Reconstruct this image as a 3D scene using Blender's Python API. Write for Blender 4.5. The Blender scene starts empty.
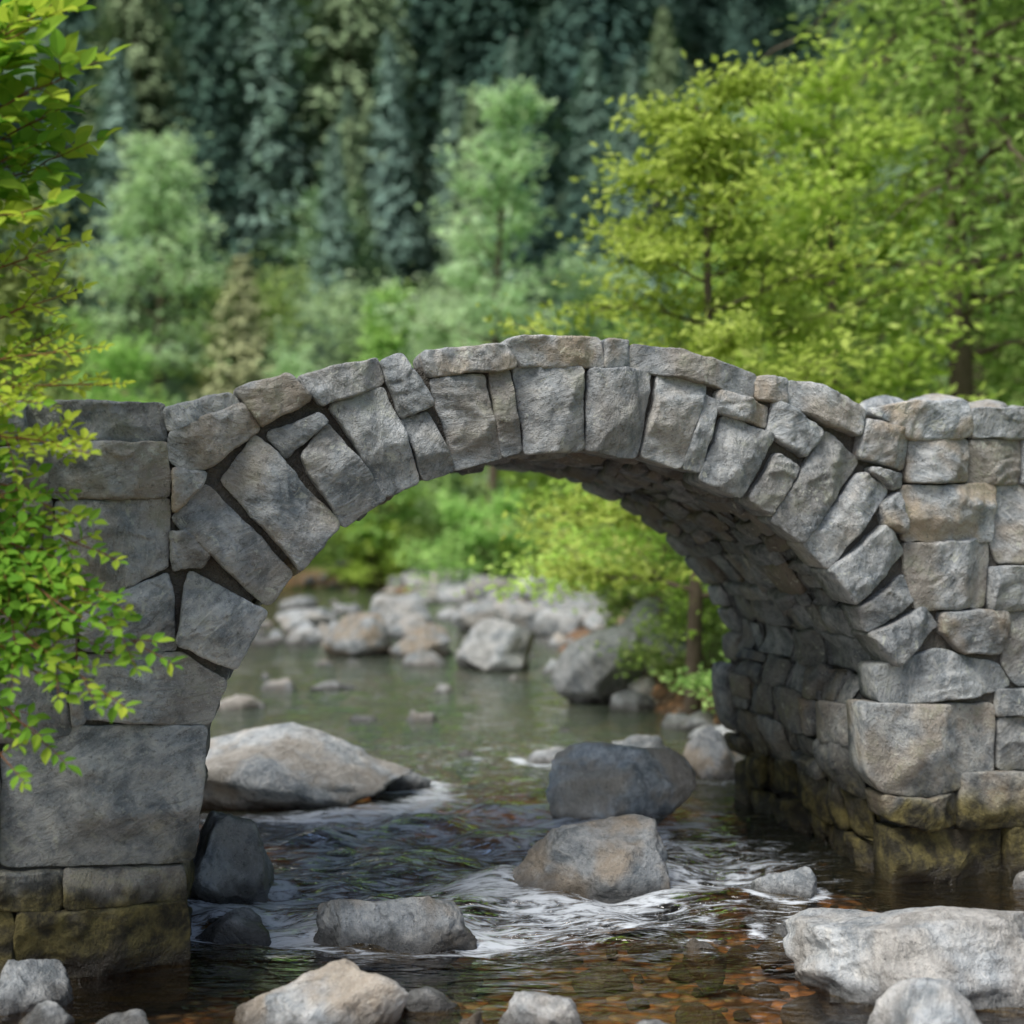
import bpy, bmesh, math, random
import numpy as np
from mathutils import Vector

# ------------------------------------------------------------------ helpers
def vhash(ix,iy,iz,seed):
    n=(ix*374761393+iy*668265263+iz*1274126177+seed*974711)&0xffffffff
    n=((n^(n>>13))*1274126177)&0xffffffff
    n=((n^(n>>16))*668265263)&0xffffffff
    return ((n^(n>>15))&0xffff)/32767.5-1.0
def vnoise(P,seed=0):
    P=np.asarray(P,float); I=np.floor(P).astype(np.int64); f=P-I; u=f*f*(3-2*f); r=0
    for dx in (0,1):
        for dy in (0,1):
            for dz in (0,1):
                w=(u[...,0] if dx else 1-u[...,0])*(u[...,1] if dy else 1-u[...,1])*(u[...,2] if dz else 1-u[...,2])
                r=r+w*vhash(I[...,0]+dx,I[...,1]+dy,I[...,2]+dz,seed)
    return r
def fbm(P,seed=0,oct=4,rough=.5):
    P=np.asarray(P,float); a=1;s=0
    for o in range(oct):
        s=s+a*vnoise(P*(2.03**o)+o*17.3,seed+o); a*=rough
    return s
def sstep(x,a,b):
    t=np.clip((x-a)/(b-a),0,1); return t*t*(3-2*t)

class MB:
    def __init__(s): s.v=[];s.f=[];s.a=[];s.n=0
    def add(s,V,F,att=(0.5,0.5,0.5)):
        V=np.asarray(V,float); s.v.append(V)
        A=np.asarray(att,float)
        if A.ndim==1: A=np.tile(A,(len(V),1))
        s.a.append(A)
        if isinstance(F,np.ndarray): s.f.extend((F+s.n).tolist())
        else:
            n=s.n; s.f.extend([[i+n for i in f] for f in F])
        s.n+=len(V)
    def build(s,name,mat,parent=None,smooth=True,recalc=False,loc=None):
        V=np.concatenate(s.v);A=np.concatenate(s.a)
        me=bpy.data.meshes.new(name); me.from_pydata(V.tolist(),[],s.f)
        at=me.attributes.new("tone",'FLOAT_COLOR','POINT')
        at.data.foreach_set("color",np.concatenate([A,np.ones((len(A),1))],1).astype(np.float32).ravel())
        if recalc:
            bm=bmesh.new();bm.from_mesh(me);bmesh.ops.recalc_face_normals(bm,faces=bm.faces);bm.to_mesh(me);bm.free()
        if smooth: me.polygons.foreach_set("use_smooth",[True]*len(me.polygons))
        me.materials.append(mat)
        ob=bpy.data.objects.new(name,me); bpy.context.scene.collection.objects.link(ob)
        if parent: ob.parent=parent
        if loc is not None: ob.location=loc
        return ob
def empty(name,loc=(0,0,0)):
    e=bpy.data.objects.new(name,None); e.location=loc; bpy.context.scene.collection.objects.link(e); return e

class NT:
    def __init__(s,name):
        s.mat=bpy.data.materials.new(name); s.mat.use_nodes=True
        s.t=s.mat.node_tree; s.t.nodes.clear()
        s.out=s.t.nodes.new('ShaderNodeOutputMaterial')
    def n(s,ty,ins=None,**pr):
        nd=s.t.nodes.new(ty)
        for k,v in pr.items(): setattr(nd,k,v)
        for k,v in (ins or {}).items():
            so=nd.inputs[k]
            if isinstance(v,bpy.types.NodeSocket): s.t.links.new(v,so)
            else: so.default_value=v
        return nd
    def m(s,op,a,b=0.0,clamp=False): return s.n('ShaderNodeMath',{0:a,1:b},operation=op,use_clamp=clamp).outputs[0]
    def vm(s,op,a,b): return s.n('ShaderNodeVectorMath',{0:a,1:b},operation=op).outputs[0]
    def mix(s,f,a,b,bt='MIX'):
        if isinstance(a,tuple): a=(*a,1)
        if isinstance(b,tuple): b=(*b,1)
        return s.n('ShaderNodeMix',{0:f,6:a,7:b},data_type='RGBA',blend_type=bt).outputs[2]
    def ms(s,f,a,b): return s.n('ShaderNodeMixShader',{0:f,1:a,2:b}).outputs[0]
    def noise(s,vec,scale,detail=5,rough=.55,dist=0):
        return s.n('ShaderNodeTexNoise',{'Vector':vec,'Scale':scale,'Detail':detail,'Roughness':rough,'Distortion':dist}).outputs[0]
    def ramp(s,f,a,b,lo=0.,hi=1.):
        return s.n('ShaderNodeMapRange',{0:f,1:a,2:b,3:lo,4:hi},interpolation_type='SMOOTHSTEP').outputs[0]
    def pos(s): return s.n('ShaderNodeNewGeometry').outputs['Position']
    def tone(s):
        a=s.n('ShaderNodeAttribute',attribute_name='tone')
        return s.n('ShaderNodeSeparateColor',{0:a.outputs['Color']}).outputs
    def fin(s,sh): s.t.links.new(sh,s.out.inputs[0]); return s.mat

# ------------------------------------------------------------------ materials
def stone_material(name,moss=0.0,bright=1.0,wetz=0.10):
    k=NT(name); P=k.pos(); T=k.tone()
    sz=k.n('ShaderNodeSeparateXYZ',{0:P}).outputs[2]
    off=k.n('ShaderNodeCombineXYZ',{0:k.m('MULTIPLY',T[0],31.),1:k.m('MULTIPLY',T[0],17.),2:k.m('MULTIPLY',T[0],53.)}).outputs[0]
    C=k.vm('ADD',P,off)
    n1=k.noise(C,2.6,3,.6); n2=k.noise(C,7,6,.68,.3); n4=k.noise(C,34,4,.8); n3=k.noise(C,150,1,.6)
    rot=k.n('ShaderNodeVectorRotate',{'Vector':C,'Axis':(.3,.9,.2),'Angle':k.m('MULTIPLY',T[0],6.0)},rotation_type='AXIS_ANGLE').outputs[0]
    st=k.noise(k.vm('MULTIPLY',rot,(4.5,4.5,15.)),1.5,5,.70,1.0)
    base=k.mix(k.ramp(n2,.34,.64),(.150,.174,.188),(.38,.402,.408))
    base=k.mix(k.ramp(st,.47,.70,0,.55),base,(.50,.505,.485))
    base=k.mix(k.ramp(st,.30,.45,.65,0),base,(.080,.088,.092))
    base=k.mix(k.m('MULTIPLY',k.ramp(n1,.40,.60),T[1]),base,k.mix(n4,(.21,.155,.10),(.46,.39,.29)))
    base=k.mix(k.ramp(n2,.59,.70,0,.5),base,(.56,.55,.50))
    base=k.mix(k.ramp(n4,.54,.68,0,.6),base,(.06,.062,.058))
    base=k.mix(k.ramp(n3,.58,.75,0,.3),base,(.62,.62,.58))
    br=k.m('MULTIPLY',k.m('ADD',k.m('MULTIPLY',T[2],.75),.52),bright)
    bc=k.n('ShaderNodeCombineColor',{0:br,1:br,2:br}).outputs[0]
    base=k.mix(1.0,base,bc,'MULTIPLY')
    if moss>0:
        gr=k.m('MULTIPLY',k.ramp(n1,.50,.66),k.ramp(n2,.45,.62))
        base=k.mix(k.m('MULTIPLY',gr,.4),base,(.15,.175,.08))
        lic=k.ramp(k.noise(C,11,3,.8,.6),.61,.66)
        base=k.mix(k.m('MULTIPLY',lic,.5),base,(.53,.55,.46))
    zz=k.m('ADD',sz,k.m('MULTIPLY',k.m('SUBTRACT',n1,.5),.9))
    mo=k.m('MULTIPLY',k.m('ADD',k.ramp(zz,.3,.62,.62,0),k.ramp(zz,.4,1.5,.36,0)),moss)
    base=k.mix(mo,base,k.mix(k.ramp(n2,.38,.68),(.022,.019,.009),(.15,.125,.038)))
    wz=k.m('ADD',sz,k.m('MULTIPLY',k.m('SUBTRACT',n2,.5),.14))
    wet=k.ramp(wz,wetz*.2,wetz*1.3,1,0)
    base=k.mix(k.m('MULTIPLY',wet,.75),base,(.03,.026,.02))
    rough=k.m('SUBTRACT',.86,k.m('MULTIPLY',wet,.6))
    h=k.m('ADD',k.m('MULTIPLY',n2,.6),k.m('MULTIPLY',n4,.42))
    h=k.m('ADD',h,k.m('MULTIPLY',st,.5))
    b=k.n('ShaderNodeBump',{'Strength':1.,'Distance':.05,'Height':h}).outputs[0]
    pr=k.n('ShaderNodeBsdfPrincipled',{'Base Color':base,'Roughness':rough,'Normal':b,'Specular IOR Level':.35})
    return k.fin(pr.outputs[0])
M_wall=stone_material('weathered_stone',moss=1.0,wetz=.12)
M_rock=stone_material('river_boulder_stone',moss=.0,bright=1.0,wetz=.10)
k=NT('joint_shade_core'); n=k.noise(k.pos(),25,3,.7)  # dark colour stands in for the shadow between dry-laid stones
M_joint=k.fin(k.n('ShaderNodeBsdfPrincipled',{'Base Color':k.mix(n,(.03,.028,.025),(.14,.13,.11)),'Roughness':.95,
  'Normal':k.n('ShaderNodeBump',{'Strength':1.,'Distance':.05,'Height':n}).outputs[0]}).outputs[0])

def leaf_material(name,dark,mid,bright,trans=.45,haze=None,var=.44):
    k=NT(name); T=k.tone()
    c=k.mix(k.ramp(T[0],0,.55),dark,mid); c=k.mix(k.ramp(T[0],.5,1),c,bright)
    r=k.n('ShaderNodeObjectInfo').outputs['Random']
    c=k.n('ShaderNodeHueSaturation',{'Hue':k.m('ADD',.485,k.m('MULTIPLY',r,.03)),'Value':k.m('ADD',1-var/2,k.m('MULTIPLY',r,var)),'Color':c}).outputs[0]
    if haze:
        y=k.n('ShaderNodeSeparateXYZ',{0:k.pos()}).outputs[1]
        c=k.mix(k.ramp(y,haze[1],haze[2],haze[4],haze[3]),c,haze[0])  # distance haze painted into the leaf colour, growing with world y
    d=k.n('ShaderNodeBsdfDiffuse',{'Color':c}).outputs[0]
    if trans<=0: return k.fin(d)
    t=k.n('ShaderNodeBsdfTranslucent',{'Color':k.mix(1.,c,(1.1,1.15,.95),'MULTIPLY')}).outputs[0]
    return k.fin(k.ms(trans,d,t))
M_lime=leaf_material('lime_leaf',(.24,.35,.06),(.44,.58,.12),(.62,.74,.22))
M_olive=leaf_material('olive_leaf',(.15,.25,.05),(.28,.42,.11),(.43,.56,.19))
M_pale=leaf_material('pale_leaf',(.28,.41,.22),(.44,.57,.33),(.56,.67,.43))
M_bush=leaf_material('bush_leaf',(.18,.32,.09),(.36,.53,.17),(.52,.67,.25))
M_near=leaf_material('shrub_leaf',(.07,.24,.03),(.17,.42,.05),(.46,.62,.07),trans=.45)
M_gold=leaf_material('golden_leaf',(.18,.23,.08),(.32,.38,.14),(.46,.50,.20))
HZC=(.30,.46,.46)  # colour of the painted distance haze
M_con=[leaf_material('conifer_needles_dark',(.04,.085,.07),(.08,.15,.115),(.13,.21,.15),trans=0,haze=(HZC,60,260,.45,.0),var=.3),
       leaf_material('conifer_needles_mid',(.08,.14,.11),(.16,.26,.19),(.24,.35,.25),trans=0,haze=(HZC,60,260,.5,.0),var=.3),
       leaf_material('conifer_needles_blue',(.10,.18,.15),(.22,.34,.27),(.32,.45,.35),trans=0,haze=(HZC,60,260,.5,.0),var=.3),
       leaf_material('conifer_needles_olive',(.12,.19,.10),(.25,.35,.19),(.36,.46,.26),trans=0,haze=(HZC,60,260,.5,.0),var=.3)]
M_conif=M_con[1]
M_cyp=leaf_material('cypress_needles',(.20,.22,.11),(.31,.34,.17),(.42,.44,.23),trans=0)
k=NT('bark'); n=k.noise(k.vm('MULTIPLY',k.pos(),(1,1,.25)),30,2,.7)
M_bark=k.fin(k.n('ShaderNodeBsdfDiffuse',{'Color':k.mix(n,(.06,.045,.032),(.20,.16,.12))}).outputs[0])
k=NT('twig_bark')
M_twig=k.fin(k.n('ShaderNodeBsdfDiffuse',{'Color':(.16,.08,.04,1)}).outputs[0])

# ------------------------------------------------------------------ camera
CAMZ=2.1; FP=1422.2; HZ=520.0
cam=bpy.data.cameras.new('camera'); co=bpy.data.objects.new('camera',cam); bpy.context.scene.collection.objects.link(co)
co.location=(0,0,CAMZ); co.rotation_euler=(math.pi/2,0,0)
cam.lens=50; cam.sensor_width=36; cam.shift_y=8/1024; cam.clip_end=3000; cam.clip_start=.1
cam.dof.use_dof=True; cam.dof.focus_distance=7.2; cam.dof.aperture_fstop=.92
bpy.context.scene.camera=co

# ------------------------------------------------------------------ bridge frame
P0=np.array([-1.53,6.75]); TD=np.array([2.45,.95]); TD=TD/np.linalg.norm(TD)
NO=np.array([TD[1],-TD[0]])              # outward normal of the upstream face
WD=np.array([-.215,.977]); WD/=np.linalg.norm(WD); WID=2.5
def wall(a,b):
    """measured elevation drawing of the upstream face -> (u,z) metres on the wall"""
    dx=(a-512)/FP; s=P0@(-NO)/(dx*(-NO[0])-NO[1])
    x=s*dx; u=(np.array([x,s])-P0)@TD
    return (u,CAMZ+(HZ-b)/FP*s)
def wp(L): return np.array([wall(*p) for p in L])
def mapfront(P,h):
    hp=np.maximum(h,0)[...,None]; hn=np.minimum(h,0)[...,None]
    xy=P0+P[...,0:1]*TD+NO*hp-WD*hn
    return np.concatenate([xy,P[...,1:2]],-1)
def mapback(P,h):
    hp=np.maximum(h,0)[...,None]; hn=np.minimum(h,0)[...,None]
    xy=P0+P[...,0:1]*TD+WD*WID-NO*hp+WD*hn
    return np.concatenate([xy,P[...,1:2]],-1)
rng=np.random.default_rng(11)
def stone(mb,poly,mapf,depth=.26,M=72,K=13,R=.03,tone=(.5,.5,.5),push=0.,rough=1.,grow=.009):
    poly=np.asarray(poly,float); n=len(poly)
    nx=np.roll(poly,-1,0); L=np.linalg.norm(nx-poly,axis=1); cum=np.concatenate([[0],np.cumsum(L)])
    t=np.linspace(0,cum[-1],M,endpoint=False); idx=np.searchsorted(cum,t,'right')-1; idx=np.clip(idx,0,n-1)
    fr=((t-cum[idx])/L[idx])[:,None]; pts=poly[idx]*(1-fr)+nx[idx]*fr
    pts=.25*np.roll(pts,1,0)+.5*pts+.25*np.roll(pts,-1,0)
    tg=np.roll(pts,-1,0)-np.roll(pts,1,0); tg/=np.linalg.norm(tg,axis=1,keepdims=True)+1e-9
    on=np.stack([tg[:,1],-tg[:,0]],1); c=pts.mean(0)
    if ((pts-c)*on).sum()<0: on=-on
    pts=pts+on*grow
    sd=int(rng.integers(1e6)); size=min(.5,np.linalg.norm(poly.max(0)-poly.min(0)))
    q=np.concatenate([pts*7,np.full((M,1),sd*.013)],1)
    pts=pts+np.stack([fbm(q,sd,4,.6),fbm(q+9.1,sd,4,.6)],1)*.009*min(1,rough)*min(1,size/.25)
    r=1-(1-np.linspace(0,1,K+1))**1.6; r=r[1:]
    rr=r[:,None,None]; P=c+(pts-c)[None]*rr
    dist=np.linalg.norm(pts-c,axis=1)[None]*(1-r)[:,None]
    def height(P,dist):
        hb=R*np.sqrt(np.clip(1-(1-np.clip(dist/R,0,1))**2,0,1))
        f=np.full(P.shape[:-1],.016)
        lr=np.random.default_rng(sd)
        for i in range(6):
            a=lr.uniform(0,2*math.pi); g=lr.uniform(.10,.55); o=lr.uniform(.0,.03)+g*size*.16
            f=np.minimum(f,o+g*((P[...,0]-c[0])*math.cos(a)+(P[...,1]-c[1])*math.sin(a)))
        f=np.maximum(f,-.055)
        q=np.concatenate([P,np.full(P.shape[:-1]+(1,),sd*.017)],-1)
        s=fbm(q*5,sd+3,4,.55)
        # step-like cleavage ledges
        ld=vnoise(q*3.1,sd+9)*3; led=(np.floor(ld)+sstep(ld-np.floor(ld),.38,.62))*.010
        return hb+f*rough+rough*(s*.012+led+fbm(q*18,sd+7,3)*.004+np.abs(fbm(q*9,sd+5,3))*-.007)+push+.012
    def soft(H):            # keep every face proud of the bedding core, without a flat clamp
        lo=push-.030; return np.where(H<lo+.03,lo+.03*np.exp(np.minimum(0,(H-lo-.03))/.03),H)
    H=soft(height(P,dist))
    cen=c[None]; hc=soft(height(cen,np.array([1.])))
    V=[mapf(cen,hc)]+[mapf(P[i],H[i]) for i in range(K)]
    for dd,sh in ((.25,.992),(.55,.98),(1.,.95)):
        q=np.concatenate([pts*6,np.full((M,1),dd*3+sd)],1)
        V.append(mapf(c+(pts-c)*sh+np.stack([fbm(q,3,2),fbm(q,5,2)],1)*.004,np.full(M,-depth*dd)))
    V=np.concatenate(V)
    ar=np.arange(M); nx_=(ar+1)%M
    tri=[[0,1+i,1+(i+1)%M] for i in range(M)]
    quads=[]
    for kx in range(K+2):
        a=1+kx*M; b=a+M
        quads.append(np.stack([a+ar,b+ar,b+nx_,a+nx_],1))
    quads=np.concatenate(quads).tolist()
    back=list(range(1+(K+2)*M,1+(K+3)*M))[::-1]
    mb.add(V,tri+quads+[back],tone)

RING=[
 [(78,656),(180,655),(226,682),(208,723),(84,718)],
 [(190,573),(266,612),(236,668),(176,643)],
 [(206,486),(293,573),(268,606),(172,519)],
 [(256,435),(339,523),(300,569),(223,480)],
 [(326,424),(386,497),(345,526),(300,456)],
 [(384,387),(420,481),(387,496),(331,405)],
 [(427,413),(454,469),(425,480),(403,421)],
 [(400,355),(431,405),(402,416),(382,362)],
 [(431,378),(483,375),(501,458),(456,468)],
 [(490,372),(509,372),(521,452),(504,456)],
 [(514,368),(581,368),(584,449),(526,453)],
 [(590,369),(651,372),(636,456),(587,450)],
 [(660,374),(706,385),(681,466),(642,457)],
 [(706,396),(716,400),(701,471),(684,467)],
 [(722,417),(772,435),(741,496),(702,479)],
 [(776,455),(798,466),(771,515),(750,499)],
 [(825,433),(859,460),(804,541),(773,520)],
 [(861,473),(889,490),(829,569),(805,544)],
 [(882,527),(903,552),(856,604),(830,571)],
 [(904,576),(913,600),(869,631),(860,608)],
 [(925,608),(939,625),(894,666),(871,636)],
 [(877,668),(938,650),(1000,666),(1013,684),(1000,690),(900,704),(880,701)],
]
LEFT=[
 [(-62,405),(22,404),(24,442),(-62,444)],
 [(27,406),(95,402),(163,404),(165,440),(28,444)],
 [(-62,449),(44,448),(46,494),(-62,496)],
 [(49,446),(167,444),(168,495),(51,498)],
 [(-62,500),(50,500),(54,576),(-62,580)],
 [(55,503),(168,500),(166,568),(105,595),(60,582)],
 [(-62,586),(58,584),(80,600),(74,654),(-62,656)],
 [(84,598),(110,598),(168,573),(176,648),(150,650),(82,650)],
 [(-62,661),(64,661),(69,734),(30,741),(-62,741)],
 [(-62,747),(-4,747),(-4,864),(-62,864)],
 [(2,748),(60,728),(206,727),(202,780),(191,861),(2,866)],
 [(-62,872),(60,874),(60,908),(-62,908)],[(64,872),(183,868),(184,899),(64,906)],
 [(-62,914),(12,914),(12,1000),(-62,1000)],[(16,913),(186,903),(187,1000),(16,1000)],
 [(170,532),(184,532),(206,553),(202,567),(172,568)],
 [(72,690),(80,690),(84,722),(74,724)],
]
UP=[
 [(166,410),(232,394),(240,401),(171,430)],
 [(170,433),(243,402),(257,426),(216,462),(188,470),(172,460)],
 [(235,391),(287,376),(311,397),(262,426)],
 [(299,377),(376,359),(384,381),(322,405)],
 [(267,436),(318,414),(324,422),(286,455)],
 [(172,470),(204,474),(200,484),(173,511)],
 [(421,353),(460,347),(507,347),(515,366),(430,375)],
 [(504,342),(540,338),(600,339),(605,365),(520,366)],
 [(607,341),(627,342),(627,367),(607,366)],
 [(630,346),(680,350),(757,376),(753,397),(700,381),(630,369)],
 [(760,377),(788,380),(785,404),(757,397)],
 [(790,381),(820,386),(860,411),(856,435),(790,405)],
 [(718,392),(766,408),(766,426),(718,412)],
 [(776,403),(822,431),(802,456),(768,432)],
 [(863,421),(907,430),(901,469),(858,456)],
 [(868,410),(905,403),(964,403),(969,435),(907,438)],
 [(967,411),(1062,408),(1062,437),(971,437)],
 [(909,441),(967,440),(965,480),(907,480)],
 [(970,441),(1020,441),(1017,483),(969,482)],
 [(1023,441),(1062,441),(1062,483),(1021,483)],
 [(868,470),(900,474),(900,486),(893,488)],
 [(902,487),(996,486),(991,540),(905,540)],
 [(998,487),(1062,487),(1062,562),(1000,562),(993,545)],
 [(879,505),(897,494),(902,532),(884,524)],
 [(905,544),(988,542),(985,606),(918,611),(907,570)],
 [(990,568),(1062,566),(1062,608),(990,609)],
 [(941,613),(1006,611),(1001,652),(960,652),(942,632)],
 [(1008,613),(1062,613),(1062,684),(1019,684),(1005,664)],
 [(864,703),(880,706),(995,706),(993,778),(925,797),(884,792),(870,775)],
 [(1000,692),(1062,688),(1062,714),(998,714)],
 [(1000,719),(1062,719),(1062,766),(1000,768)],
 [(884,797),(925,801),(955,794),(956,822),(925,830),(890,818)],
 [(962,774),(1062,772),(1062,822),(958,828)],
 [(893,832),(1000,830),(1002,910),(893,910)],
 [(1006,828),(1062,826),(1062,910),(1006,910)],
]
bridge=empty('stone_arch_bridge')
def rtone(warm=None,dark=None):
    return (rng.random(), rng.uniform(.05,.85) if warm is None else warm, rng.uniform(.2,.9) if dark is None else dark)
ring=MB(); wallm=MB(); backm=MB()
for p in RING:
    stone(ring,wp(p),mapfront,depth=rng.uniform(.24,.32),tone=rtone(rng.uniform(0,.6),rng.uniform(.4,1.15)),push=rng.uniform(0,.02),R=.016,grow=.012,M=96,K=18,rough=1.15)
for i,p in enumerate(LEFT): stone(wallm,wp(p),mapfront,tone=rtone(rng.uniform(0,.6),rng.uniform(.3,1.)),push=rng.uniform(0,.03),M=110,K=24,R=.018,grow=.012,rough=1.5 if i==10 else 1.2)
for i,p in enumerate(UP):
    big=(i==28)
    stone(wallm,wp(p),mapfront,tone=rtone(rng.uniform(.1,.95),rng.uniform(.5,1.05)),push=rng.uniform(0,.03),depth=.34 if i<17 else .26,R=.018,grow=.014,rough=.7 if big else 1.15,M=90,K=17)
uL=wall(-66,500)[0]; uR=wall(1066,500)[0]
def rubble(mb,u0,u1,z0,z1,mapf,M=36,K=6):
    z=z0
    while z<z1-.06:
        h=min(rng.uniform(.16,.36),z1-z); 
        if z1-z-h<.1: h=z1-z
        u=u0
        while u<u1-.05:
            w=rng.uniform(.25,.65)
            if u1-u-w<.15: w=u1-u
            j=lambda: rng.uniform(-.012,.012)
            g=.012
            stone(mb,[(u+g+j(),z+g+j()),(u+w-g+j(),z+g+j()),(u+w-g+j(),z+h-g+j()),(u+g+j(),z+h-g+j())],mapf,M=M,K=K,tone=rtone(),push=rng.uniform(0,.02))
            u+=w
        z+=h
rubble(wallm,uL-4.,uL,-.35,2.64,mapfront); rubble(wallm,uR,uR+5,-.35,2.8,mapfront)
for p in RING+LEFT+UP:
    stone(backm,wp(p),mapback,M=36,K=6,tone=rtone())
rubble(backm,uL-4.,uL,-.35,2.64,mapback,24,4); rubble(backm,uR,uR+5,-.35,2.8,mapback,24,4)

# intrados curve
ICT=[(187,1010),(187,905),(184,868),(192,862),(202,780),(208,724),(236,668),(268,606),(300,569),(345,526),(387,496),(425,480),(456,468),(504,456),(555,451),
     (587,450),(636,456),(684,467),(702,479),(741,496),(771,515),(804,541),(829,569),(856,604),(869,631),(888,662),(876,700),(868,706),(872,775),(886,800),(893,832),(893,930)]
C=wp(ICT)
seg=np.linalg.norm(np.diff(C,axis=0),axis=1); cum=np.concatenate([[0],np.cumsum(seg)]); SL=cum[-1]
ss=np.linspace(0,SL,400); CU=np.interp(ss,cum,C[:,0]); CZ=np.interp(ss,cum,C[:,1])
ker=np.ones(9)/9
CUs=np.convolve(np.pad(CU,4,'edge'),ker,'valid'); CZs=np.convolve(np.pad(CZ,4,'edge'),ker,'valid')
k2=np.ones(21)/21
tu=np.convolve(np.pad(np.gradient(CUs),10,'edge'),k2,'valid'); tz=np.convolve(np.pad(np.gradient(CZs),10,'edge'),k2,'valid')
tl=np.hypot(tu,tz); NU=tz/tl; NZ=-tu/tl
def mapsoff(P,h):
    s=P[...,0]; w=P[...,1]
    q=np.stack([s*1.6,w*1.3,0*s],-1)
    s=s+.07*vnoise(q,71)+.03*vnoise(q*2.6,72); w=w+.05*vnoise(q*1.4,73)
    u=np.interp(s,ss,CUs)+np.interp(s,ss,NU)*h; z=np.interp(s,ss,CZs)+np.interp(s,ss,NZ)*h
    xy=P0+u[...,None]*TD+WD*w[...,None]
    return np.concatenate([xy,z[...,None]],-1)
soff=MB(); s=0.
while s<SL-.05:
    zc=np.interp(s,ss,CZs); h=rng.uniform(.10,.28) if zc>1.0 else rng.uniform(.2,.42)
    if SL-s-h<.08: h=SL-s
    w=.24+rng.uniform(0,.1)
    while w<WID-.26:
        l=rng.uniform(.14,.6) if zc>1.0 else rng.uniform(.22,.7)
        if WID-.26-w-l<.12: l=WID-.24-w
        j=lambda: rng.uniform(-.04,.04)*min(1,h/.2); g=.006
        if h>.2 and rng.random()<.35 and l>.25:
            m_=h*rng.uniform(.35,.65)
            parts=[(s,s+m_),(s+m_,s+h)]
        else: parts=[(s,s+h)]
        for a_,b_ in parts:
            stone(soff,[(a_+g+j()*.6,w+g+j()),(b_-g+j()*.6,w+g+j()),(b_-g+j()*.6,w+l-g+j()),(a_+g+j()*.6,w+l-g+j())],mapsoff,depth=.12,M=32,K=6,R=.02,
              tone=rtone(rng.uniform(.1,1.),rng.uniform(.0,.5)),push=-.065+rng.uniform(-.015,.05))
        w+=l
    s+=h
TOP=[(-62,416),(165,418),(235,408),(300,393),(380,376),(422,366),(505,358),(600,354),(630,358),(700,372),(760,392),(800,404),(858,424),(905,420),(1062,420)]
TP=wp(TOP)
inn=np.stack([CUs-NU*.085,CZs-NZ*.085],1)[::3]
out=np.concatenate([[[uL-4,-.5]],[[uL-4,TP[0,1]]],TP,[[uR+5,TP[-1,1]]],[[uR+5,-.5]],inn[::-1]])
def core_ring(w):
    xy=P0+out[:,0:1]*TD+WD*w; return np.concatenate([xy,out[:,1:2]],1)
n=len(out); core=MB()
core.add(np.concatenate([core_ring(.042),core_ring(WID-.042)]),[list(range(n)),list(range(n,2*n))[::-1]]+[[i,(i+1)%n,n+(i+1)%n,n+i] for i in range(n)])
core.build('core_masonry',M_joint,bridge,smooth=False,recalc=True)
ring.build('arch_ring_stones',M_wall,bridge,recalc=True); wallm.build('spandrel_and_pier_stones',M_wall,bridge,recalc=True)
soff.build('vault_soffit_stones',M_wall,bridge,recalc=True); backm.build('rear_face_stones',M_wall,bridge,recalc=True)

# ------------------------------------------------------------------ boulders
_ico={}
def ico(sub):
    if sub not in _ico:
        bm=bmesh.new(); bmesh.ops.create_icosphere(bm,subdivisions=sub,radius=1)
        _ico[sub]=(np.array([v.co[:] for v in bm.verts]),np.array([[v.index for v in f.verts] for f in bm.faces])); bm.free()
    return _ico[sub]
def rock_verts(w,d,h,seed,sub=5,sink=.22,rot=None):
    V,F=ico(sub); V=V.copy(); r=np.random.default_rng(seed)
    for i in range(16):
        nn=r.normal(size=3); nn/=np.linalg.norm(nn); c=r.uniform(.55,.88)
        pr=V@nn; V-=(np.maximum(0,pr-c)*.92)[:,None]*nn
    N0=V/np.linalg.norm(V,axis=1,keepdims=True)
    V=V+N0*(fbm(V*1.3+seed,seed,3)*.09+fbm(V*4+seed,seed+1,4,.55)*.035)[:,None]
    if sub>=5:
        ld=vnoise(V*2.4+seed,seed+8)*3; V=V+N0*((np.floor(ld)+sstep(ld-np.floor(ld),.3,.7))*.02+fbm(V*16+seed,seed+2,3,.6)*.009)[:,None]
    a=r.uniform(0,6.28) if rot is None else rot; R=np.array([[math.cos(a),-math.sin(a),0],[math.sin(a),math.cos(a),0],[0,0,1]]); V=V@R.T
    mn,mx=V.min(0),V.max(0); V=(V-mn)/(mx-mn)
    V[:,0]=(V[:,0]-.5)*w; V[:,1]=(V[:,1]-.5)*d; V[:,2]=V[:,2]*(h+sink)-sink
    return V,F
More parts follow.
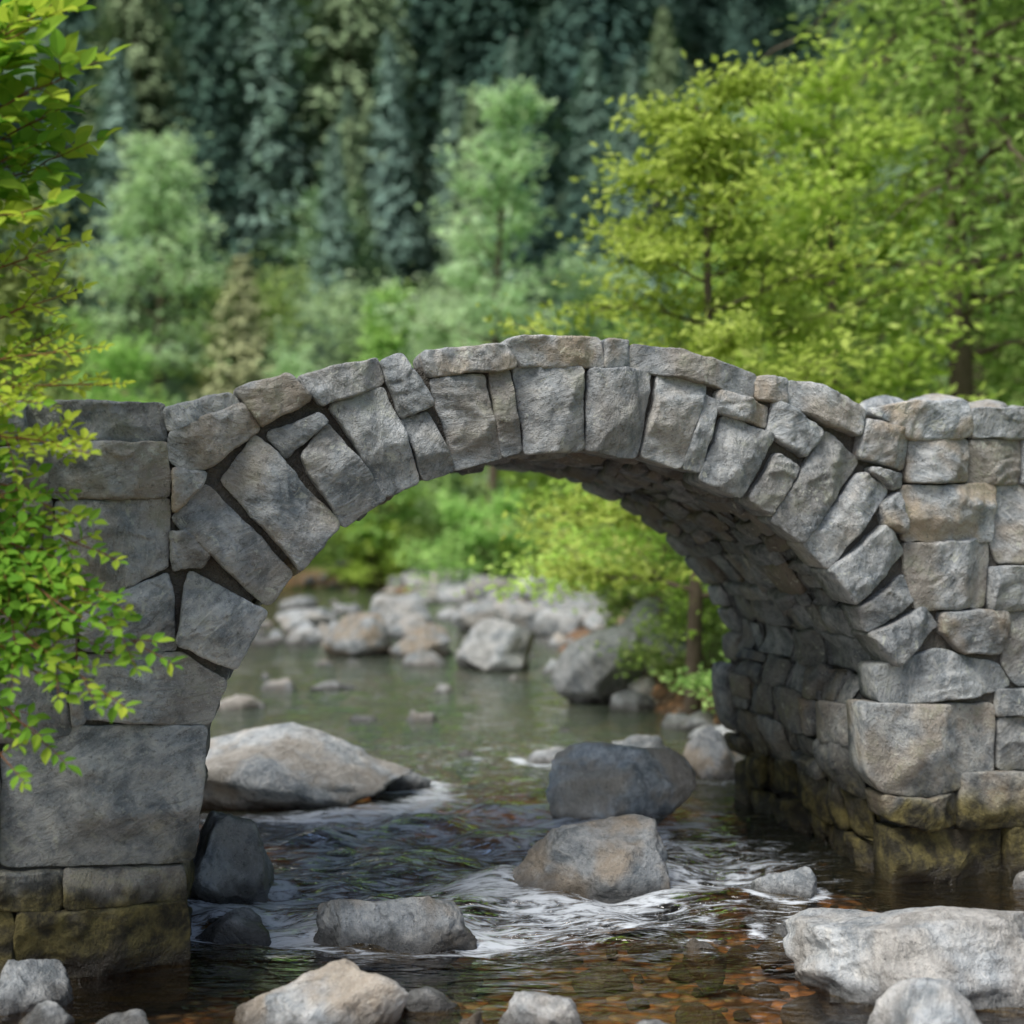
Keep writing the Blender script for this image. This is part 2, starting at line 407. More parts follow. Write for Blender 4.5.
# x,y,width,depth,height above water, warmth, brightness
B=[(-1.72,10.7,1.95,1.3,.56,.5,1.),(-.88,11.1,.5,.4,.2,.3,.6),(-1.63,8.0,.52,.6,.45,.3,.5),(-1.42,7.3,.42,.3,.11,.0,.3),
 (.77,10.0,1.08,.8,.52,.6,2.0),(.42,8.15,.95,.62,.40,.8,.45),(-.60,7.15,.86,.42,.22,.6,.6),(1.52,7.95,.38,.3,.15,.2,.8),
 (1.63,7.4,.30,.2,.07,.5,.4),(1.39,7.25,.27,.2,.035,1.,.5),(1.93,6.45,1.35,.78,.35,.35,.95),(1.68,5.75,.52,.36,.23,.3,1.0),
 (-.80,5.95,.76,.5,.25,.7,.9),(-2.1,6.2,.36,.35,.18,.2,.5),(.12,5.92,.40,.3,.155,.4,.8),(-.36,6.15,.3,.2,.08,.1,.1),
 (-1.95,5.95,.24,.2,.09,.6,.7),(-1.6,5.9,.28,.2,.06,.6,.7),(.58,5.8,.28,.2,.07,.4,.9),(-.17,5.95,.17,.14,.06,1,.4),
 (2.98,8.15,.25,.2,.10,.3,.6),(1.06,12.0,.58,.45,.31,.2,.8),(.40,12.2,.62,.4,.15,.3,.8),(1.66,11.6,.55,.5,.43,.8,.75),(.72,11.7,.2,.16,.13,.5,.6),
 (-.24,20,1.15,.9,.72,.2,.65),(-2.4,22.2,1.1,.9,.66,.9,.5),(-1.42,22,.95,.7,.5,.9,.4),(1.0,16.4,1.1,1.0,.88,.1,.3),(1.9,17.3,1.6,1.3,1.15,.1,.3),
 (1.35,15.7,.55,.4,.22,.1,.2),(-2.25,17.6,.62,.4,.12,.1,.3),(-1.55,14.8,.42,.3,.07,.2,.3),(-3.05,15.8,.65,.5,.16,.5,.8),(-.4,12.6,.25,.2,.06,.2,.25),
 (1.95,14.2,.6,.5,.2,.3,.3),(.55,14.0,.4,.3,.05,.4,.3),(-3.9,27,1.2,.9,.45,.4,.7),(-.6,27,1.1,.8,.55,.4,.7),(-2.3,29.5,1.3,.9,.55,.3,.8),(.3,26,1.0,.8,.6,.4,.7),(-1.9,25.5,.9,.7,.4,.5,.6),
 (.82,9.2,.3,.22,.10,.4,.6),(1.0,8.9,.2,.16,.06,.8,.5),(-1.15,9.3,.3,.2,.07,.2,.3),(.95,7.0,.22,.15,.04,.9,.5),(2.35,7.5,.3,.2,.05,.7,.6),(.2,9.2,.24,.2,.05,.2,.3)]
for i,(x,y,w,d,h,wa,br) in enumerate(B):
    V,F=rock_verts(w,d,h,100+i,6 if (y<9 and w>.6) else 5)
    V[:,0]+=x; V[:,1]+=y
    mb=MB(); mb.add(V,F,(rng.random(),wa,br)); mb.build('boulder',M_rock)

# ------------------------------------------------------------------ terrain
def edges(y):
    xr=np.interp(y,[-30,0,8.9,9.8,12,15,18,22,27,32,38,44,60],[5,5,4.7,2.3,2.2,1.6,.7,.6,.7,0.,-1.5,-5,-25])
    xl=np.interp(y,[-30,0,7,9,12,15,20,27,36,60],[-4,-3.6,-3.3,-2.8,-3.6,-4.4,-5.4,-6.5,-10,-45])
    return xl,xr
def ground(x,y):
    x=np.asarray(x,float);y=np.asarray(y,float); xl,xr=edges(y); d=np.maximum(x-xr,xl-x)
    q=np.stack([x,y,0*x],-1)
    flat=sstep(y,20,27)*(1-sstep(y,50,60))
    z=-.26+(.62-.15*flat)*sstep(d,-.5,.9)+2.3*(1-.72*flat)*(1-np.exp(-np.maximum(0,d-.7)/4.5))
    z=z+fbm(q*.9,5,4)*.10*sstep(d,-1,1)+fbm(q*2.2,6,3)*.03
    hill=np.maximum(0,y-50)*.50; hill=150*(1-np.exp(-hill/150.))*1.25
    side=np.maximum(0,np.abs(x+5)-22)*.38*sstep(y,5,45)
    side=80*(1-np.exp(-side/80.))
    z=z+hill+side+fbm(q*.03,9,4)*4*sstep(y,50,90)+fbm(q*.08,19,3)*1.0*sstep(y,48,65)
    return z
def axis(a,c,nn,far):
    t=np.linspace(-1,1,nn); s=np.sinh(t*5.2)/np.sinh(5.2); return c+s*far
gx=axis(0,-.5,241,600); gy=axis(0,9,261,700)
X,Y=np.meshgrid(gx,gy); Z=ground(X,Y)
V=np.stack([X,Y,Z],-1).reshape(-1,3); nx_=len(gx); ny_=len(gy)
i,j=np.meshgrid(np.arange(nx_-1),np.arange(ny_-1)); a=(j*nx_+i).ravel()
F=np.stack([a,a+1,a+1+nx_,a+nx_],1)
xl,xr=edges(Y); dd=np.maximum(X-xr,xl-X)
grav=(sstep(Y,20,26)*(1-sstep(Y,40,46))*(1-sstep(dd,2.5,5))).ravel()
k=NT('stream_bed_and_banks'); P=k.pos(); sep=k.n('ShaderNodeSeparateXYZ',{0:P}).outputs; T=k.tone()
vo=k.n('ShaderNodeTexVoronoi',{'Vector':k.vm('ADD',P,k.vm('MULTIPLY',k.n('ShaderNodeTexNoise',{'Vector':P,'Scale':5.}).outputs[1],(.12,.12,.12))),'Scale':11.,'Randomness':1.})
cr=k.n('ShaderNodeSeparateColor',{0:vo.outputs['Color']}).outputs
peb=k.mix(cr[0],(.14,.065,.028),(.46,.24,.105)); peb=k.mix(k.ramp(cr[1],.6,1),peb,(.34,.29,.22)); peb=k.mix(k.ramp(cr[2],.7,1),peb,(.07,.055,.04))
peb=k.mix(k.ramp(vo.outputs['Distance'],.3,.75),peb,(.05,.03,.016))
peb=k.mix(k.ramp(k.noise(P,1.7,4,.7),.45,.65,0,.6),peb,(.19,.11,.05))
nb=k.noise(P,1.2,4,.7)
grass=k.mix(k.noise(P,6,4,.7),(.10,.16,.04),(.26,.36,.08)); grass=k.mix(k.ramp(nb,.55,.7),grass,(.2,.17,.09))
gravel=k.mix(k.noise(P,3,5,.8),(.18,.17,.15),(.42,.41,.38))
zf=k.ramp(k.m('ADD',sep[2],k.m('MULTIPLY',k.m('SUBTRACT',nb,.5),.8)),.25,.6)
col=k.mix(zf,peb,k.mix(T[0],grass,gravel))
col=k.mix(k.ramp(sep[2],3,8),col,k.mix(k.noise(P,.6,4,.7),(.07,.13,.08),(.17,.26,.15)))
hb=k.m('ADD',k.m('MULTIPLY',vo.outputs['Distance'],-1.),k.m('MULTIPLY',k.noise(P,30,3,.7),.3))
M_ground=k.fin(k.n('ShaderNodeBsdfPrincipled',{'Base Color':col,'Roughness':.85,'Normal':k.n('ShaderNodeBump',{'Strength':.8,'Distance':.05,'Height':hb}).outputs[0]}).outputs[0])
mb=MB(); mb.add(V,F,np.stack([grav,grav*0,grav*0],1)); mb.build('ground',M_ground)

def scatter(name,n,xr,yr,size,fn,seed,sub=3,warm=(0,1),br=(.3,1),zfix=None,sk=.25):
    r=np.random.default_rng(seed); mb=MB()
    for i in range(n):
        x=r.uniform(*xr);y=r.uniform(*yr); res=fn(x,y,r)
        if res is None: continue
        s=size[0]*(size[1]/size[0])**(r.random()**1.6)
        z=float(ground(x,y)) if zfix is None else zfix; w=s*r.uniform(.8,1.4); h=s*r.uniform(.35,.65)
        V,F=rock_verts(w,s,h,int(r.integers(1e6)),sub,sink=s*sk if zfix is None else .35); V=V+np.array([x,y,z])
        mb.add(V,F,(r.random(),r.uniform(*warm),r.uniform(*br)))
    return mb.build(name,M_rock)
def inriver(x,y,r):
    xl,xr=edges(y); return True if xl-.3<x<xr+.3 else None
scatter('stream_bed_stones',520,(-3.4,4.5),(5.0,9.5),(.04,.28),inriver,1,3,(.5,1),(.1,.6))
def margin(x,y,r):
    xl,xr=edges(y); d=max(x-xr,xl-x); return True if -.6<d<1.2 else None
scatter('bank_stones',420,(-8,5),(9.5,34),(.12,.7),margin,2,3,(.1,.7),(.4,.9))
def bar(x,y,r):
    xl,xr=edges(y); d=max(x-xr,xl-x); return True if -1.6<d<4 else None
scatter('gravel_bar_boulders',1000,(-11,4.5),(25,46),(.22,1.1),bar,3,3,(.0,.6),(.4,1.0))
def midr(x,y,r):
    xl,xr=edges(y); return True if (xl<x<xr-.2 and (y>22 or r.random()<.45)) else None
scatter('midstream_boulders',85,(-7,.8),(13.5,36),(.22,.85),midr,8,4,(.1,.7),(.4,1.),zfix=-.06)
r=np.random.default_rng(5); mb=MB()
for (x,y,s,zt) in [(2.45,9.3,.34,2.92),(2.75,9.45,.42,2.95),(3.1,9.5,.4,2.90),(2.2,9.2,.28,2.84),(3.5,9.6,.36,2.87)]:
    V,F=rock_verts(s*1.3,s,.22,int(r.integers(1e5)),4,sink=.1); V+=np.array([x,y,zt-.22]); mb.add(V,F,(r.random(),.6,.95))
mb.build('deck_rubble_stones',M_wall,bridge)

# ------------------------------------------------------------------ water
wx=np.concatenate([np.linspace(-45,-5,41)[:-1],np.linspace(-5,5,301),np.linspace(5,20,16)[1:]])
wy=np.concatenate([np.linspace(-30,4,18)[:-1],np.linspace(4,14,281),np.linspace(14,40,201)[1:],np.linspace(40,70,16)[1:]])
X,Y=np.meshgrid(wx,wy); q=np.stack([X,Y,0*X],-1)
def blob(cx,cy,rx,ry): return np.exp(-(((X-cx)/rx)**2+((Y-cy)/ry)**2))
rap=np.clip(blob(-.8,8.3,1.0,1.0)+1.*blob(.1,7.4,1.5,.45)+1.*blob(-.2,9.6,1.6,1.1)+.9*blob(1.2,8.5,.8,.7)+.9*blob(-.9,7.6,.9,.45)+.6*blob(-.3,12.3,2.2,1.6)+.35*blob(-1.5,17,2.5,3),0,1)
Z=.018*fbm(q*np.array([1.5,2.8,1]),31,3)*(.25+rap*2.8)+.008*fbm(q*np.array([4,7,1]),33,2)*(.2+rap*3.2)
Z=Z+.05*sstep(Y,7.0,10)*rap
foam=np.zeros_like(X)
for (x,y,w,d,h,wa,br) in B:
    if 6.6<y<12.5: 
        rr=np.sqrt(((X-x)/(w*.58))**2+((Y-y)/(d*.68))**2); foam+=np.exp(-((rr-1)/.18)**2)*.85
foam=np.clip(foam*(.24+rap)+rap*.74,0,1)
V=np.stack([X,Y,Z],-1).reshape(-1,3); nx_=len(wx); ny_=len(wy)
i,j=np.meshgrid(np.arange(nx_-1),np.arange(ny_-1)); a=(j*nx_+i).ravel()
F=np.stack([a,a+1,a+1+nx_,a+nx_],1)
k=NT('stream_water'); P=k.pos(); T=k.tone()
w1=k.noise(k.vm('MULTIPLY',P,(1.6,4.2,1)),1.6,2,.5,.6); w2=k.noise(k.vm('MULTIPLY',P,(4,9,1)),2.2,2,.55,.8)
hh=k.m('ADD',k.m('MULTIPLY',w1,1.),k.m('MULTIPLY',w2,.35))
bst=k.m('ADD',.32,k.m('MULTIPLY',T[0],.68))
bp=k.n('ShaderNodeBump',{'Strength':bst,'Distance':.14,'Height':hh}).outputs[0]
fr=k.n('ShaderNodeFresnel',{'IOR':1.33,'Normal':bp}).outputs[0]
y=k.n('ShaderNodeSeparateXYZ',{0:P}).outputs[1]
tr=k.n('ShaderNodeBsdfTransparent',{'Color':(.88,.76,.56,1)}).outputs[0]
mur=k.n('ShaderNodeBsdfDiffuse',{'Color':(.10,.125,.09,1)}).outputs[0]
body=k.ms(k.ramp(y,7.,14,.0,.5),tr,mur)
gl=k.n('ShaderNodeBsdfGlossy',{'Color':(1,1,1,1),'Roughness':.06,'Normal':bp}).outputs[0]
sh=k.ms(k.m('MULTIPLY',fr,1.4,True),body,gl)
fn=k.noise(k.vm('MULTIPLY',P,(1.8,6.5,1)),2.6,6,.68,1.2)
ff=k.m('MULTIPLY',k.ramp(k.m('ADD',fn,k.m('MULTIPLY',T[1],.34)),.66,.94),k.ramp(T[1],.02,.4))
sh=k.ms(k.m('MULTIPLY',ff,.8),sh,k.n('ShaderNodeBsdfDiffuse',{'Color':(.66,.71,.75,1)}).outputs[0])
M_water=k.fin(sh)
mb=MB(); mb.add(V,F,np.stack([rap.ravel(),foam.ravel(),rap.ravel()*0],1)); mb.build('stream_water',M_water)

# ------------------------------------------------------------------ vegetation
def tube(mb,pts,rad,sides=6):
    pts=np.asarray(pts,float); n=len(pts); tg=np.gradient(pts,axis=0); tg/=np.linalg.norm(tg,axis=1,keepdims=True)+1e-9
    ref=np.where(np.abs(tg[:,2:3])>.9,np.array([[1.,0,0]]),np.array([[0,0,1.]])); a=np.cross(tg,ref); a/=np.linalg.norm(a,axis=1,keepdims=True); b=np.cross(tg,a)
    th=np.arange(sides)/sides*2*math.pi
    V=pts[:,None]+(a[:,None]*np.cos(th)[None,:,None]+b[:,None]*np.sin(th)[None,:,None])*np.asarray(rad)[:,None,None]
    ar=np.arange(sides); nx=(ar+1)%sides
    F=np.concatenate([np.stack([i*sides+ar,(i+1)*sides+ar,(i+1)*sides+nx,i*sides+nx],1) for i in range(n-1)])
    mb.add(V.reshape(-1,3),F)
def unit(v): return v/(np.linalg.norm(v,axis=-1,keepdims=True)+1e-9)
def quads(mb,P,D,N,S,tone,aspect=.5):
    D=unit(D); W=unit(np.cross(D,N)); S=S[:,None]
    v=np.stack([P,P+D*S*.5+W*S*aspect*.5,P+D*S,P+D*S*.5-W*S*aspect*.5],1)
    F=np.arange(len(P)*4).reshape(-1,4); A=np.zeros((len(P)*4,3)); A[:,0]=np.repeat(tone,4); mb.add(v.reshape(-1,3),F,A)
def tree(seed,H,R,tr,nl,nleaf,ls,lo=.2,up=.5,droop=0.,stems=1,flat=.35,topw=.35,subs=6,spr=.16,asp=.55,nj=.5):
    r=np.random.default_rng(seed); wood=MB(); leaf=MB(); cen=[];dr=[];
    for st in range(stems):
        az=r.uniform(0,6.28); lean=R*.15 if stems==1 else R*.45
        t=np.linspace(0,1,12); tp=np.stack([math.cos(az)*lean*t**1.5+fbm(np.stack([t*2.5,t*0+seed,t*0+st],1),1,2)*R*.1*t,
              math.sin(az)*lean*t**1.5+fbm(np.stack([t*2.5,t*0+seed,t*0+st+7],1),2,2)*R*.1*t, t*H*.95],1)
        tube(wood,tp,tr*(1-.85*t)**.9/ (stems**.4),8)
        for i in range(max(3,nl//stems)):
            q=lo+(1-lo)*((i+r.uniform(0,1))/max(3,nl//stems)); q=min(q,.97); s0=np.array([np.interp(q,t,tp[:,c]) for c in range(3)])
            rel=(q-lo)/(1-lo); prof=(math.sin(math.pi*min(1,rel*.8+.22))**.7)*(1-rel)+topw*rel
            L=R*prof*r.uniform(.65,1.25); a=i*2.4+r.uniform(-.5,.5)+st; u=up*(.5+rel)+r.uniform(-.15,.2)
            d=np.array([math.cos(a),math.sin(a),u]); d/=np.linalg.norm(d)
            tt=np.linspace(0,1,8)[:,None]
            lp=s0+d*L*tt+np.array([0,0,-1])*(droop+.12)*L*tt**2*.6+np.stack([fbm(np.stack([tt[:,0]*3,tt[:,0]*0+i,tt[:,0]*0+seed],1),5+c,2)*L*.08*tt[:,0] for c in range(3)],1)
            tube(wood,lp,tr*.34*(1-q*.75)*(1-.85*tt[:,0])+.004*min(1,R),5)
            for sbi in range(subs):
                v=r.uniform(.25,1); sp=np.array([np.interp(v,tt[:,0],lp[:,c]) for c in range(3)])
                sd=unit(d+r.normal(size=3)*np.array([.75,.75,.35])); sl=L*.42*r.uniform(.6,1.2)
                ep=sp+sd*sl+np.array([0,0,-droop*sl*1.2]); mp=(sp+ep)/2+np.array([0,0,.1*sl])
                tube(wood,[sp,mp,ep],[tr*.09+.003*min(1,R),tr*.06+.002*min(1,R),.002*min(1,R)],3)
                for e in (.35,.65,1.):
                    cen.append(sp*(1-e)+ep*e); dr.append(sd)
    cen=np.array(cen);dr=np.array(dr); nc=len(cen); m=max(3,nleaf//nc); idx=np.repeat(np.arange(nc),m)
    sc=spr*R; off=r.normal(size=(len(idx),3))*sc*np.array([.8,.8,flat])+dr[idx]*r.normal(size=(len(idx),1))*sc*.8
    if droop>.3: off[:,2]-=np.abs(r.normal(size=len(idx)))*droop*R*.28
    P=cen[idx]+off
    ct=r.uniform(0,1,nc)[idx]*.6+r.uniform(0,.4,len(idx))
    N=unit(r.normal(size=P.shape)*nj+np.array([0,-.25,.9])); D=unit(r.normal(size=P.shape)*np.array([1,1,.5])+dr[idx]*.6-np.array([0,0,droop]))
    quads(leaf,P,D,N,ls*r.uniform(.6,1.3,len(idx)),ct,asp)
    return wood,leaf
def place(name,x,y,mat,*a,sink=.1,**kw):
    w,l=tree(*a,**kw); e=empty(name,(x,y,float(ground(x,y))-sink)); w.build('trunk_and_limbs',M_bark,e); l.build('foliage',mat,e,smooth=False); return e

place('birch_tree',1.85,14.6,M_lime,21,6.7,2.4,.09,32,15000,.12,lo=.2,up=.3,flat=.2,subs=7,spr=.09,topw=.2)
place('birch_tree',4.0,17.5,M_lime,22,6.2,2.2,.10,24,8500,.15,lo=.25,up=.35,flat=.25,spr=.12)
place('willow_tree',6.2,19.5,M_olive,23,12.5,4.0,.2,40,18000,.20,lo=.2,up=.5,droop=.65,subs=8,spr=.09,asp=.35)
place('willow_tree',9.4,18.5,M_olive,24,12.5,4.2,.22,38,12000,.20,lo=.15,up=.5,droop=.6,subs=7,spr=.10,asp=.35)
place('willow_tree',8.8,27,M_olive,25,14,4.6,.22,34,11000,.32,lo=.1,up=.5,droop=.4,subs=6,spr=.13)
place('willow_tree',14,27,M_olive,26,15,5.0,.25,34,8000,.34,lo=.1,up=.5,droop=.4,subs=6,spr=.13)
place('alder_tree',5.0,28,M_olive,27,7.5,3.0,.15,28,7000,.26,lo=.12,up=.4)
place('birch_tree',-.6,40,M_pale,28,14.2,2.6,.17,32,6500,.26,lo=.3,up=.7,flat=.4,spr=.10)
place('alder_tree',-4.0,43,M_bush,29,9.4,1.8,.14,30,6500,.26,lo=.08,up=.8,topw=.2)
place('alder_tree',-1.8,47,M_pale,30,8.8,2.6,.16,28,5500,.32,lo=.08,up=.6)
place('alder_tree',2.2,43,M_pale,31,9.3,3.2,.16,28,5500,.32,lo=.08,up=.5)
place('alder_tree',-14.5,58,M_pale,32,11.0,3.4,.2,34,6500,.36,lo=.1,up=.5)
place('alder_tree',-11.0,30,M_gold,33,7.4,2.8,.16,28,6500,.28,lo=.1,up=.4,droop=.35)
place('alder_tree',-7.4,20.0,M_gold,34,6.2,2.1,.13,26,6500,.17,lo=.12,up=.4,droop=.4,spr=.12)
place('alder_tree',1.75,17.0,M_lime,41,3.1,1.85,.04,26,9000,.10,lo=.36,up=.15,flat=.25,droop=.2,topw=.6)
place('riverside_shrub',2.3,13.9,M_bush,42,.75,.6,.02,18,3500,.08,lo=.05,up=.4,stems=4)
place('riverside_shrub',2.15,15.6,M_bush,44,1.3,.9,.02,18,4500,.09,lo=.05,up=.4,stems=4)
place('riverside_shrub',2.0,20,M_bush,43,2.3,1.3,.04,20,5500,.14,lo=.05,up=.4,stems=4)
for i,(x,y,h,rr,m) in enumerate([(-4.2,43,2.0,1.1,M_lime),(-1.0,47,3.6,3.0,M_bush),(-7.5,49,3.6,3.2,M_bush),(3.2,36,3.6,2.6,M_bush),(-11.5,48,4.5,3.2,M_pale),(-8.9,24,1.8,1.6,M_bush),(2.9,28,3,1.7,M_lime),(4.4,22,3.2,1.8,M_bush),(-4.5,51,4,3,M_lime),(1.0,41,3.2,2.2,M_lime),(-.7,38.6,2.6,1.6,M_bush),(-8.5,54,4.5,3.4,M_pale),(-12.5,52,4.5,3.4,M_bush),(-5.5,57,5.0,3.6,M_pale),(-10.5,58,5,3.6,M_bush),(-1.5,57,5.0,3.6,M_pale)]):
    place('riverside_shrub',x,y,m,50+i,h,rr,.05,20,3400,.22 if y<50 else .28,lo=.04,up=.4,stems=5)

def conifer(seed,wide=.20,levels=36,per=9,dens=6,irreg=.25,drp=.25,qs=1.,q0=.018,q1=.20):
    r=np.random.default_rng(seed); wood=MB(); leaf=MB()
    t=np.linspace(0,1,8); tube(wood,np.stack([t*0,t*0,t],1),.012*(1-.93*t),5)
    PP=[];DD=[];SS=[];TT=[]
    for i in range(levels):
        q=.07+.92*(i/levels)**1.0; rad=wide*(1-q)**.8*(.35+.65*min(1,(q)/.18))*(1+.12*math.sin(i*1.9+seed))+.006
        for b in range(per):
            a=r.uniform(0,6.28); L=rad*r.uniform(1-irreg*1.6,1+irreg); n=dens; tt=(np.arange(n)+r.uniform(0,1,n))/n; tn=r.uniform(0,1)
            x=np.cos(a)*L*tt; y=np.sin(a)*L*tt; z=q-drp*L*tt+.25*L*tt**3+r.normal(size=n)*.003
            side=r.normal(size=n)*L*.2*(1.15-tt)
            PP.append(np.stack([x-np.sin(a)*side,y+np.cos(a)*side,z],1)); DD.append(np.stack([np.cos(a)+r.normal(size=n)*.4,np.sin(a)+r.normal(size=n)*.4,-.75+r.normal(size=n)*.2],1))
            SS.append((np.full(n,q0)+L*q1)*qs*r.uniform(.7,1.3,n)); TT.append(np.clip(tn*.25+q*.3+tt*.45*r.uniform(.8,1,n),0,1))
    P=np.concatenate(PP);D=np.concatenate(DD);S=np.concatenate(SS);T=np.concatenate(TT)
    quads(leaf,P,D,unit(r.normal(size=P.shape)*.15+np.stack([P[:,0]/wide*1.1,P[:,1]/wide*1.1,P[:,0]*0+1.],1)),S,T,.6); return wood,leaf
def instancer(name,pts,wl,mat):
    mb=MB()
    for (x,y,z,s,a) in pts:
        c=np.array([x,y,z]); h=s/2
        mb.add([c+np.array([math.cos(a+q)*h*1.41421,math.sin(a+q)*h*1.41421,0]) for q in (0,math.pi/2,math.pi,1.5*math.pi)],[[0,1,2,3]])
    ob=mb.build(name,mat,smooth=False); ob.instance_type='FACES'; ob.use_instance_faces_scale=True; ob.instance_faces_scale=1.0
    ob.show_instancer_for_render=False; ob.show_instancer_for_viewport=False
    w,l=wl; w.build('trunk',M_bark,ob); l.build('branches',mat,ob,smooth=False)
    return ob
r=np.random.default_rng(77); groups=[[],[],[],[]]; dec=[[],[]]
y=60.
while y<290:
    low=y<74
    sp=6.0 if low else 9.0+y*.014; x=-(.44*y+16)
    while x<.44*y+16:
        xx=x+r.uniform(-3.2,3.2);yy=y+r.uniform(-3.2,3.2); z=float(ground(xx,yy)); 
        lowland=yy<74+8*math.sin(xx*.12)
        if lowland and r.random()<.5: dec[r.integers(2)].append((xx,yy,z-.3,r.uniform(5,9),r.uniform(0,6.28)))
        elif not lowland and r.random()<.05: dec[r.integers(2)].append((xx,yy,z-.3,r.uniform(10,14),r.uniform(0,6.28)))
        else: groups[r.choice(4,p=[.4,.25,.18,.17])].append((xx,yy,z-.4,r.uniform(8,13) if lowland else r.uniform(19,34),r.uniform(0,6.28)))
        x+=sp
    y+=sp*.95
for i in range(60):
    xx=r.uniform(-24,10); yy=r.uniform(57,85); z=float(ground(xx,yy))
    if r.random()<.4: dec[r.integers(2)].append((xx,yy,z-.3,r.uniform(5,8),r.uniform(0,6.28)))
    else: groups[r.integers(4)].append((xx,yy,z-.3,r.uniform(9,15),r.uniform(0,6.28)))
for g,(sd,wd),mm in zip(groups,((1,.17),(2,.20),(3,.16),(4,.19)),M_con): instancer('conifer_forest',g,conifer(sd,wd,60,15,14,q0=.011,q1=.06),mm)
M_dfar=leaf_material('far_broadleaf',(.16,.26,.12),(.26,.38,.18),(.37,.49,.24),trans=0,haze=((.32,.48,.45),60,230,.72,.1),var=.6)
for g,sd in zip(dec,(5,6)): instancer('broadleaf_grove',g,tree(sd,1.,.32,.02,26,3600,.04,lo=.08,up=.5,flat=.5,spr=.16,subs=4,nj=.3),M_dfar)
side=[]
for i in range(70):
    xx=r.uniform(12,40)*(1 if r.random()<.6 else -1); yy=r.uniform(24,58)
    if abs(xx)>yy*.55+8: continue
    side.append((xx,yy,float(ground(xx,yy))-.3,r.uniform(8,13) if xx>0 else r.uniform(6,9),r.uniform(0,6.28)))
instancer('broadleaf_grove',side,tree(7,1.,.34,.02,28,4000,.042,lo=.1,up=.5,flat=.5,spr=.15,subs=5),M_bush)
w,l=conifer(9,.26,56,14,12,.12,.1,.5); e=empty('cypress_tree',(-8.0,42,float(ground(-8.0,42))-.2)); 
for m_,nm,mt in ((w,'trunk',M_bark),(l,'foliage',M_cyp)):
    o=m_.build(nm,mt,e,smooth=False); o.scale=(11,11,10.6)
w,l=conifer(10,.17,56,12,12,.2,.2,.5); e=empty('pine_tree',(-12,70,float(ground(-12,70))-.2))
for m_,nm,mt in ((w,'trunk',M_bark),(l,'foliage',M_conif)):
    o=m_.build(nm,mt,e,smooth=False); o.scale=(21,21,21)

def leaves3(mb,P,D,N,S,tone,asp=.5):
    D=unit(D); W=unit(np.cross(D,N)); N=unit(np.cross(W,D)); S=S[:,None]; out=[]
    prof=[(0,0,0),(.22,.36,.06),(.5,.5,.08),(.8,.26,.03),(1.,0,-.07),(.8,-.26,.03),(.5,-.5,.08),(.22,-.36,.06),(.3,0,0),(.65,0,-.01)]
    for a,b,c in prof: out.append(P+D*S*a+W*S*b*asp+N*S*c)
    v=np.stack(out,1); n=len(P); base=(np.arange(n)*10)[:,None]
    F=[]
    for f in ([0,1,8],[1,2,9,8],[2,3,9],[3,4,9],[0,8,7],[7,8,9,6],[6,9,5],[9,4,5]): F.extend((base+np.array(f)).tolist())
    A=np.zeros((n*10,3));A[:,0]=np.repeat(tone,10); mb.add(v.reshape(-1,3),F,A)
sw=MB(); sl=MB(); r=np.random.default_rng(31)
def spray(p0,p1,sag,tw,tl,ls,tone,leafstep,young=0.):
    p0=np.array(p0,float);p1=np.array(p1,float); t=np.linspace(0,1,14)[:,None]; L=np.linalg.norm(p1-p0)
    m=(p0+p1)/2+np.array([0,0,sag]); pts=(1-t)**2*p0+2*t*(1-t)*m+t**2*p1
    pts=pts+np.stack([fbm(np.stack([t[:,0]*4,t[:,0]*0+p1[2]*9,t[:,0]*0],1),c,2)*.03*t[:,0] for c in range(3)],1)
    tube(sw,pts,.006*(1-.75*t[:,0])+.0012,5); md=unit(p1-p0)
    n=int(L/tw)
    for i in range(n+1):
        q=.25+.75*i/n; s=np.array([np.interp(q,t[:,0],pts[:,c]) for c in range(3)]); sg=1 if i%2 else -1
        sd=unit(md*.8+np.array([0,sg*.55,0])+np.array([0,0,sg*.45])+r.normal(size=3)*.3) if i<n else md
        l=tl*(1.15-q*.5)*r.uniform(.6,1.25); e=s+sd*l+np.array([0,0,-.15*l])
        tube(sw,[s,(s+e)/2+np.array([0,0,.04*l]),e],[.0025,.0018,.001],4)
        k=max(2,int(l/leafstep)); a=(np.arange(k)+.6)/k; a=np.repeat(a,2); P=s+(e-s)*a[:,None]; P=np.concatenate([P,e[None]])
        side=unit(np.cross(sd,np.array([.2,-.6,.75]))); sgn=np.tile([1,-1],k)[:,None]
        D=np.concatenate([sd*.65+side*sgn+r.normal(size=(2*k,3))*.25,sd[None]])
        Nn=unit(np.array([0.1,-.55,.8])+r.normal(size=D.shape)*.35)
        leaves3(sl,P,D,Nn,ls*r.uniform(.55,1.2,len(P)),np.clip(tone+young*(q>.7)+r.normal(size=len(P))*.14,0,1),.56)
B0=(-2.75,5.9)
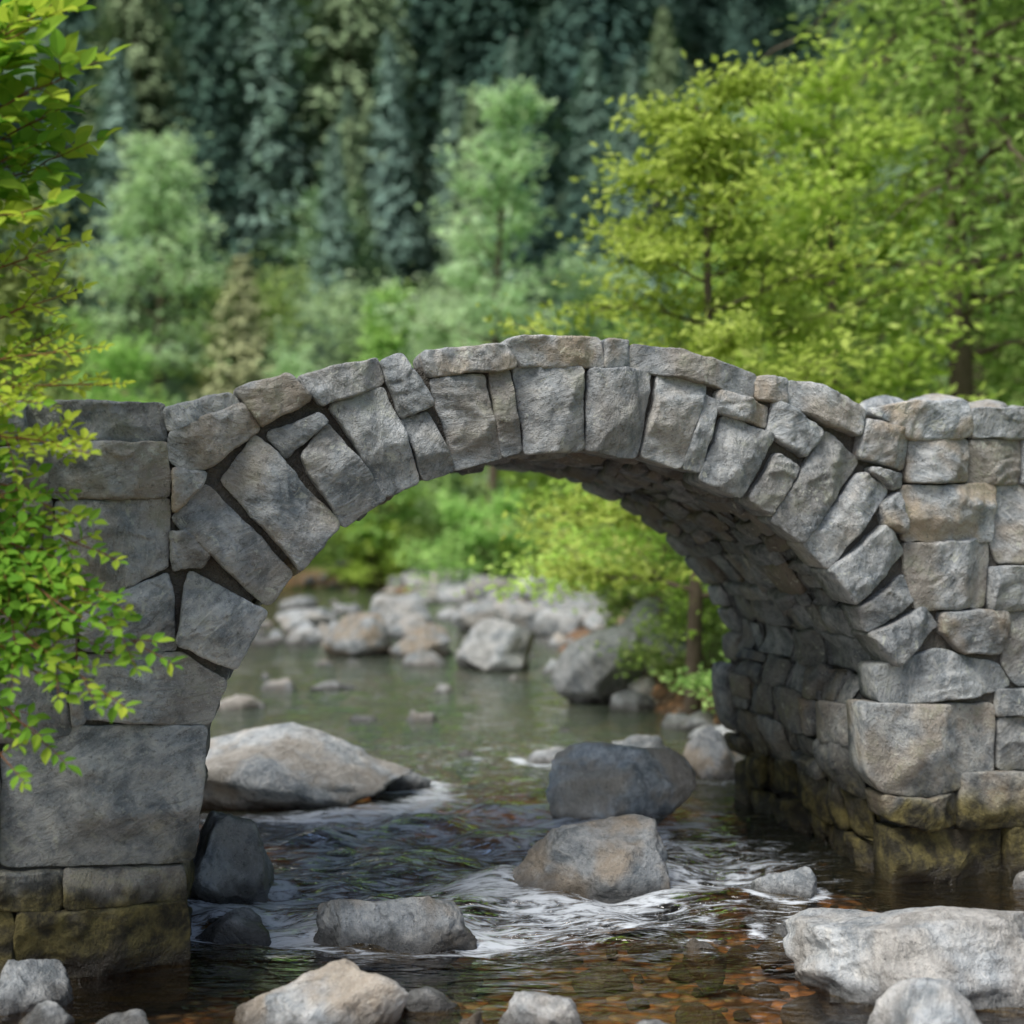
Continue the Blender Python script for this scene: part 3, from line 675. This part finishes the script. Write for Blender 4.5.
S=[(-1.86,5.7,4.15,3.4,.15,.62,.25),(-1.72,5.6,3.86,3.3,.13,.6,.22),(-1.82,5.8,3.6,3.1,.13,.55,.25),(-1.88,5.6,3.35,3.0,.11,.7,.2),(-1.94,5.9,4.30,3.7,.15,.55,.25),
 (-1.80,5.7,3.20,2.8,.06,.75,.2),(-1.84,5.75,2.98,2.6,.055,.8,.22),(-1.72,5.6,2.78,2.5,.045,.85,.2),(-1.62,5.7,2.66,2.4,.045,.9,.18),(-1.88,5.8,2.45,2.3,.06,.8,.2),
 (-1.70,5.5,2.36,2.4,.055,.8,.2),(-1.82,5.7,2.16,2.3,.065,.6,.22),(-1.70,5.7,1.98,2.2,.065,.5,.2),(-1.58,5.6,1.78,2.1,.065,.45,.2),(-1.46,5.6,1.60,2.1,.065,.45,.22),
 (-1.72,5.7,1.62,1.9,.07,.4,.22),(-1.86,5.6,1.45,1.8,.07,.4,.22),(-1.94,5.7,1.25,1.7,.07,.4,.22),(-1.94,5.8,1.8,2.0,.075,.35,.22),(-2.0,5.7,2.2,2.1,.075,.4,.25),
 (-1.60,5.5,1.42,1.9,.06,.5,.2),(-1.94,5.9,2.85,2.5,.06,.6,.22),(-2.0,5.6,3.9,3.4,.15,.5,.25),(-2.0,5.7,3.55,3.1,.12,.5,.25),(-1.94,5.65,1.98,2.1,.08,.4,.25),(-1.8,5.6,1.9,2.2,.07,.45,.22),(-1.9,5.6,1.62,2.0,.07,.4,.22),(-1.95,5.5,2.55,2.5,.06,.7,.22),(-1.92,5.6,4.02,3.5,.14,.6,.25),(-1.88,5.8,3.75,3.2,.13,.5,.25),(-1.70,5.5,1.75,2.1,.07,.45,.22),(-2.0,5.6,1.15,1.6,.06,.45,.2)]
for (x,y,z,z0,ls,tn,tl) in S:
    spray((B0[0]+r.uniform(-.1,.1),B0[1]+r.uniform(-.2,.2),z0),(x,y,z),.12,.075,tl,ls,tn,ls*.55,.15)
for i in range(7):
    a=r.uniform(0,6.28); zt=r.uniform(3.2,4.6); g=float(ground(-3.3,6.0))
    t=np.linspace(0,1,9); tube(sw,np.stack([-3.3+(.55+.1*math.cos(a))*t**.8,6.0+.25*math.sin(a)*t,g-.1+(zt-g)*t],1),.022*(1-.8*t)+.003,6)
for i in range(16):
    a=r.uniform(1.6,4.7); z0=r.uniform(1.2,4.2); spray((-2.85,5.95,z0),(-2.9+.7*math.cos(a),5.95+.6*math.sin(a),z0+r.uniform(-.1,.5)),.1,.08,.24,.08,.5,.045)
sh=empty('leafy_shrub'); sw.build('stems',M_twig,sh); sl.build('leaves',M_near,sh,smooth=False)

# ------------------------------------------------------------------ light
sc=bpy.context.scene
sd=np.array([-.42,-.48,.95]); sd/=np.linalg.norm(sd)
W=bpy.data.worlds.new('World'); sc.world=W; W.use_nodes=True; nt=W.node_tree
bg=nt.nodes['Background']; sk=nt.nodes.new('ShaderNodeTexSky'); sk.sky_type='NISHITA'; sk.sun_disc=False
sk.sun_elevation=math.asin(sd[2]); sk.sun_rotation=math.atan2(sd[0],sd[1]); sk.air_density=1.; sk.dust_density=3.; sk.ozone_density=1.
nt.links.new(sk.outputs[0],bg.inputs[0]); bg.inputs[1].default_value=.15
L=bpy.data.lights.new('sun','SUN'); L.energy=4.1; L.angle=math.radians(26); L.color=(1,.97,.93)
lo=bpy.data.objects.new('sun',L); sc.collection.objects.link(lo); lo.rotation_euler=Vector(sd.tolist()).to_track_quat('Z','Y').to_euler(); lo.location=(0,0,30)
sc.view_settings.view_transform='Standard'; sc.view_settings.look='None'; sc.view_settings.exposure=0
